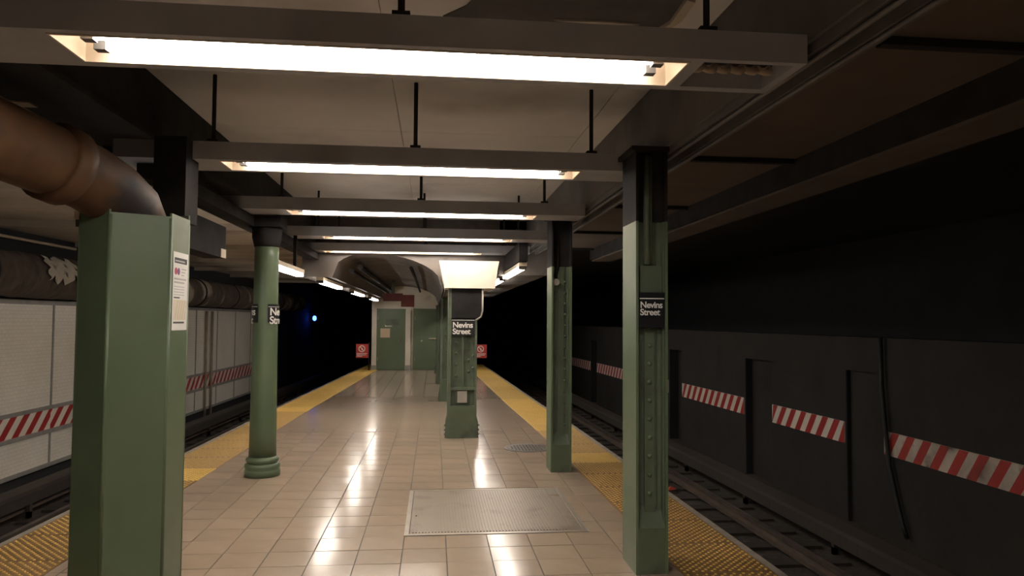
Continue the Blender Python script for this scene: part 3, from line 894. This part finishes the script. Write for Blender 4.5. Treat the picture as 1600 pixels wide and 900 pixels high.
# hexagonal casing on the left
HX, HY, HT = -1.765, 4.55, 2.20
hx = thing('hexagonal_column', (HX, HY, 0), 'large green hexagonal sheet-metal column casing in the left foreground', 'column')
ring = [(-1.782, 4.241), (-1.506, 4.40), (-1.506, 4.716), (-1.782, 4.875), (-1.996, 4.755), (-1.996, 4.365)]
tops = [HT, HT + .02, HT + .05, HT, HT, HT + .04]
for k in range(6):
    a, b = Vector(ring[k]), Vector(ring[(k + 1) % 6])
    nrm = Vector(((a + b) / 2 - Vector((HX, HY))).normalized())
    i_ = nrm * .012
    g = (b - a).normalized() * .0015
    a2, b2 = a + g, b - g
    q = [(a2.x, a2.y), (b2.x, b2.y), (b2.x - i_.x, b2.y - i_.y), (a2.x - i_.x, a2.y - i_.y)]
    z1 = tops[k]
    MB().prism(q, 0, z1).build('side_panel', 'green', hx)
for k in range(6):
    a = Vector(ring[k])
    c = Vector((HX, HY))
    d = (a - c).normalized()
    p = a - d * .012
    MB().tube([(p.x, p.y, 0), (p.x, p.y, HT - .01)], .013, 10).build('corner_seam', 'green', hx)
MB().lathe([(.17, 2.15), (.17, 2.165)], HX, HY, 12, smooth=False).build('inner_collar', 'black_steel', hx)
# rusty pipe bending into the casing
pp = thing('drain_pipe', (HX, HY, 2.18), 'fat rusty brown drain pipe bending down into the hexagonal column', 'pipe')
R_ = .185
path = [(-2.62, 1.6, 2.56), (-2.40, 2.5, 2.535), (-2.22, 3.2, 2.515), (-2.10, 3.62, 2.475), (-1.99, 4.02, 2.43), (-1.91, 4.24, 2.39), (-1.84, 4.39, 2.33), (-1.79, 4.49, 2.26), (-1.765, 4.55, 2.14)]
MB().tube(path, R_, 28).build('pipe_body', 'pipe', pp)
def hub(i, r):
    a, b = Vector(path[i]), Vector(path[i + 1])
    d = (b - a).normalized()
    MB().tube([a - d * .01, a, a + d * .10, a + d * .12], [R_ - .002, r, r, R_ - .002], 28).build('hub', 'pipe', pp)
hub(2, .222); hub(4, .212); hub(1, .222)
# sooty girder bracket behind the pipe
MB().box(-1.80, -1.60, 4.9, 5.15, 2.24, ZC).build('girder_bracket', 'black_steel', ceil)

# ================================================================== SIGNS
def flat_sign(x0, x1, y, z0, z1, zline, size, label, ztext):
    t = thing('station_sign', ((x0 + x1) / 2, y, z0), label, 'sign', 'black station name signs')
    pl = MB().box(x0, x1, y, y + .006, z0, z1).build('plate', 'sign_black', t)
    MB().box(x0 + .004, x1 - .004, y - .0012, y, zline - .003, zline + .003).build('white_line', 'sign_white', pl)
    vs, fs = text_tris('Nevins\nStreet', size, size * .022)
    xs = [v.x for v in vs]
    wid = max(xs) - min(xs)
    sc = (x1 - x0) * .87 / wid
    ymax = max(v.y for v in vs)
    MB().add([(x0 + (x1 - x0) * .045 + (v.x - min(xs)) * sc, y - .0015, ztext + (v.y - ymax) * sc) for v in vs], fs).build('lettering', 'sign_white', pl)
flat_sign(1.322, 1.493, 4.660, 1.575, 1.805, 1.765, .08, 'black sign with white lettering in the channel of the near right column', 1.745)
flat_sign(.243, .562, 10.150, 1.40, 1.625, 1.612, .12, 'black sign with white lettering on the centre column', 1.585)
def wrap_sign(a0, a1, label):
    """sign bent round the round column; angles from -Y towards +X"""
    r = .136
    z0, z1 = 1.575, 1.765
    t = thing('station_sign', (RX + r * math.sin((a0 + a1) / 2), RY - r * math.cos((a0 + a1) / 2), z0), label, 'sign', 'black station name signs')
    P_ = lambda a, q, z: (RX + q * math.sin(a), RY - q * math.cos(a), z)
    n = 24
    def band(za, zb, q0, q1, nm, m_, b0=a0, b1=a1, par=None):
        vs = []
        for k in range(n + 1):
            a = b0 + (b1 - b0) * k / n
            vs += [P_(a, q0, za), P_(a, q1, za), P_(a, q1, zb), P_(a, q0, zb)]
        fs = [(0, 3, 2, 1), (4 * n, 4 * n + 1, 4 * n + 2, 4 * n + 3)]
        for k in range(n):
            for e in range(4):
                e2 = (e + 1) % 4
                fs.append((4 * k + e, 4 * k + e2, 4 * k + 4 + e2, 4 * k + 4 + e))
        return MB().add(vs, fs, 0, False).build(nm, m_, par or t)
    pl = band(z0, z1, .122, r, 'plate', 'sign_black')
    band(1.735, 1.740, r, r + .0012, 'white_line', 'sign_white', a0 + .03, a1 - .03, pl)
    vs, fs = text_tris('Nevins\nStreet', .1, .0022)
    xs = [v.x for v in vs]
    wid = max(xs) - min(xs)
    arc = (a1 - a0) * r
    sc = arc * .86 / wid
    ymax = max(v.y for v in vs)
    MB().add([P_(a0 + .06 * (a1 - a0) + (v.x - min(xs)) * sc / r, r + .0032, 1.727 + (v.y - ymax) * sc) for v in vs], fs).build('lettering', 'sign_white', pl)
D2 = math.radians
wrap_sign(D2(22), D2(158), 'curved black sign on the platform side of the round column')
wrap_sign(D2(-158), D2(-22), 'curved black sign on the track side of the round column')
# red no-entry signs at the platform end
def red_sign(x, y, z, label, side):
    t = thing('warning_sign', (x, y, 0), label, 'sign', 'red warning signs at the platform end')
    pl = MB().box(x - .19, x + .19, y, y + .01, z, z + .43).build('plate', 'red_sign', t)
    px = x + side * .21
    MB().tube([(px, y + .03, 0), (px, y + .03, z + .47)], .018, 8).box(min(x, px), max(x, px), y + .01, y + .025, z + .1, z + .13).box(min(x, px), max(x, px), y + .01, y + .025, z + .3, z + .33).build('post', 'black_steel', t)
    cz, cx = z + .285, x - .01
    vs, fs = [], []
    n = 20
    for k in range(n):
        a = 2 * math.pi * k / n
        vs += [(cx + .105 * math.cos(a), y - .002, cz + .105 * math.sin(a)), (cx + .08 * math.cos(a), y - .002, cz + .08 * math.sin(a))]
    for k in range(n):
        k2 = (k + 1) % n
        fs.append((2 * k, 2 * k2, 2 * k2 + 1, 2 * k + 1))
    mb = MB().add(vs, fs)
    mb.add([(cx - .07, y - .002, cz + .055), (cx - .055, y - .002, cz + .07), (cx + .07, y - .002, cz - .055), (cx + .055, y - .002, cz - .07)], [(0, 1, 2, 3)])
    mb.box(cx - .012, cx + .02, y - .003, y - .001, cz - .05, cz + .03)
    mb.build('pictogram', 'sign_white', pl)
    mb = MB()
    for k, w in enumerate((.32, .29, .17)):
        mb.box(x - .165, x - .165 + w, y - .003, y - .001, z + .125 - k * .042, z + .143 - k * .042)
    mb.build('text_lines', 'sign_white', pl)
red_sign(-2.225, 23.5, .40, 'red warning sign with white pictogram left of the end door', 1)
red_sign(1.50, 23.5, .40, 'red warning sign with white pictogram right of the centre column', -1)
# service notice on the casing
FX = -1.506
po = thing('service_notice', (FX + .002, 4.56, 1.56), 'tall white paper notice on the right face of the hexagonal column', 'poster')
ya, yb = 4.435, 4.69
def pr(y0, y1, z0, z1, m_, nm, d=.003):
    return MB().box(FX + .001, FX + d, y0, y1, z0, z1).build(nm, m_, po)
pr(ya, yb, 1.545, 2.005, 'paper', 'sheet', .0025)
pr(ya + .02, yb - .02, 1.94, 1.972, 'print_dark', 'header_bar')
pr(ya + .03, yb - .06, 1.949, 1.958, 'print_grey', 'header_text', .0034)
for k, (yy_, m_) in enumerate(((ya + .045, 'bullet_red'), (ya + .09, 'bullet_purple'))):
    MB().tube([(FX + .002, yy_, 1.892), (FX + .0036, yy_, 1.892)], .021, 18, smooth=False).build('bullet', m_, po)
for k in range(3):
    pr(ya + .14, yb - .03 - .02 * k, 1.905 - k * .018, 1.911 - k * .018, 'print_grey', 'text_line')
for k in range(2):
    pr(ya + .02, yb - .03 - .03 * k, 1.842 - k * .02, 1.852 - k * .02, 'print_grey', 'text_line')
for k in range(4):
    pr(ya + .02, yb - .06, 1.80 - k * .016, 1.804 - k * .016, 'print_grey', 'text_line')
pr(ya + .02, ya + .12, 1.733, 1.741, 'print_dark', 'text_line')
pr(ya + .015, yb - .02, 1.605, 1.725, 'print_cream', 'map')
for k in range(5):
    y_ = ya + .04 + k * .04
    MB().add([(FX + .0036, y_, 1.61), (FX + .0036, y_ + .006, 1.61), (FX + .0036, y_ + .05, 1.72), (FX + .0036, y_ + .044, 1.72)], [(0, 1, 2, 3)]).build('map_line', 'print_tan', po)
pr(ya + .02, yb - .05, 1.585, 1.596, 'print_dark', 'footer_bar')
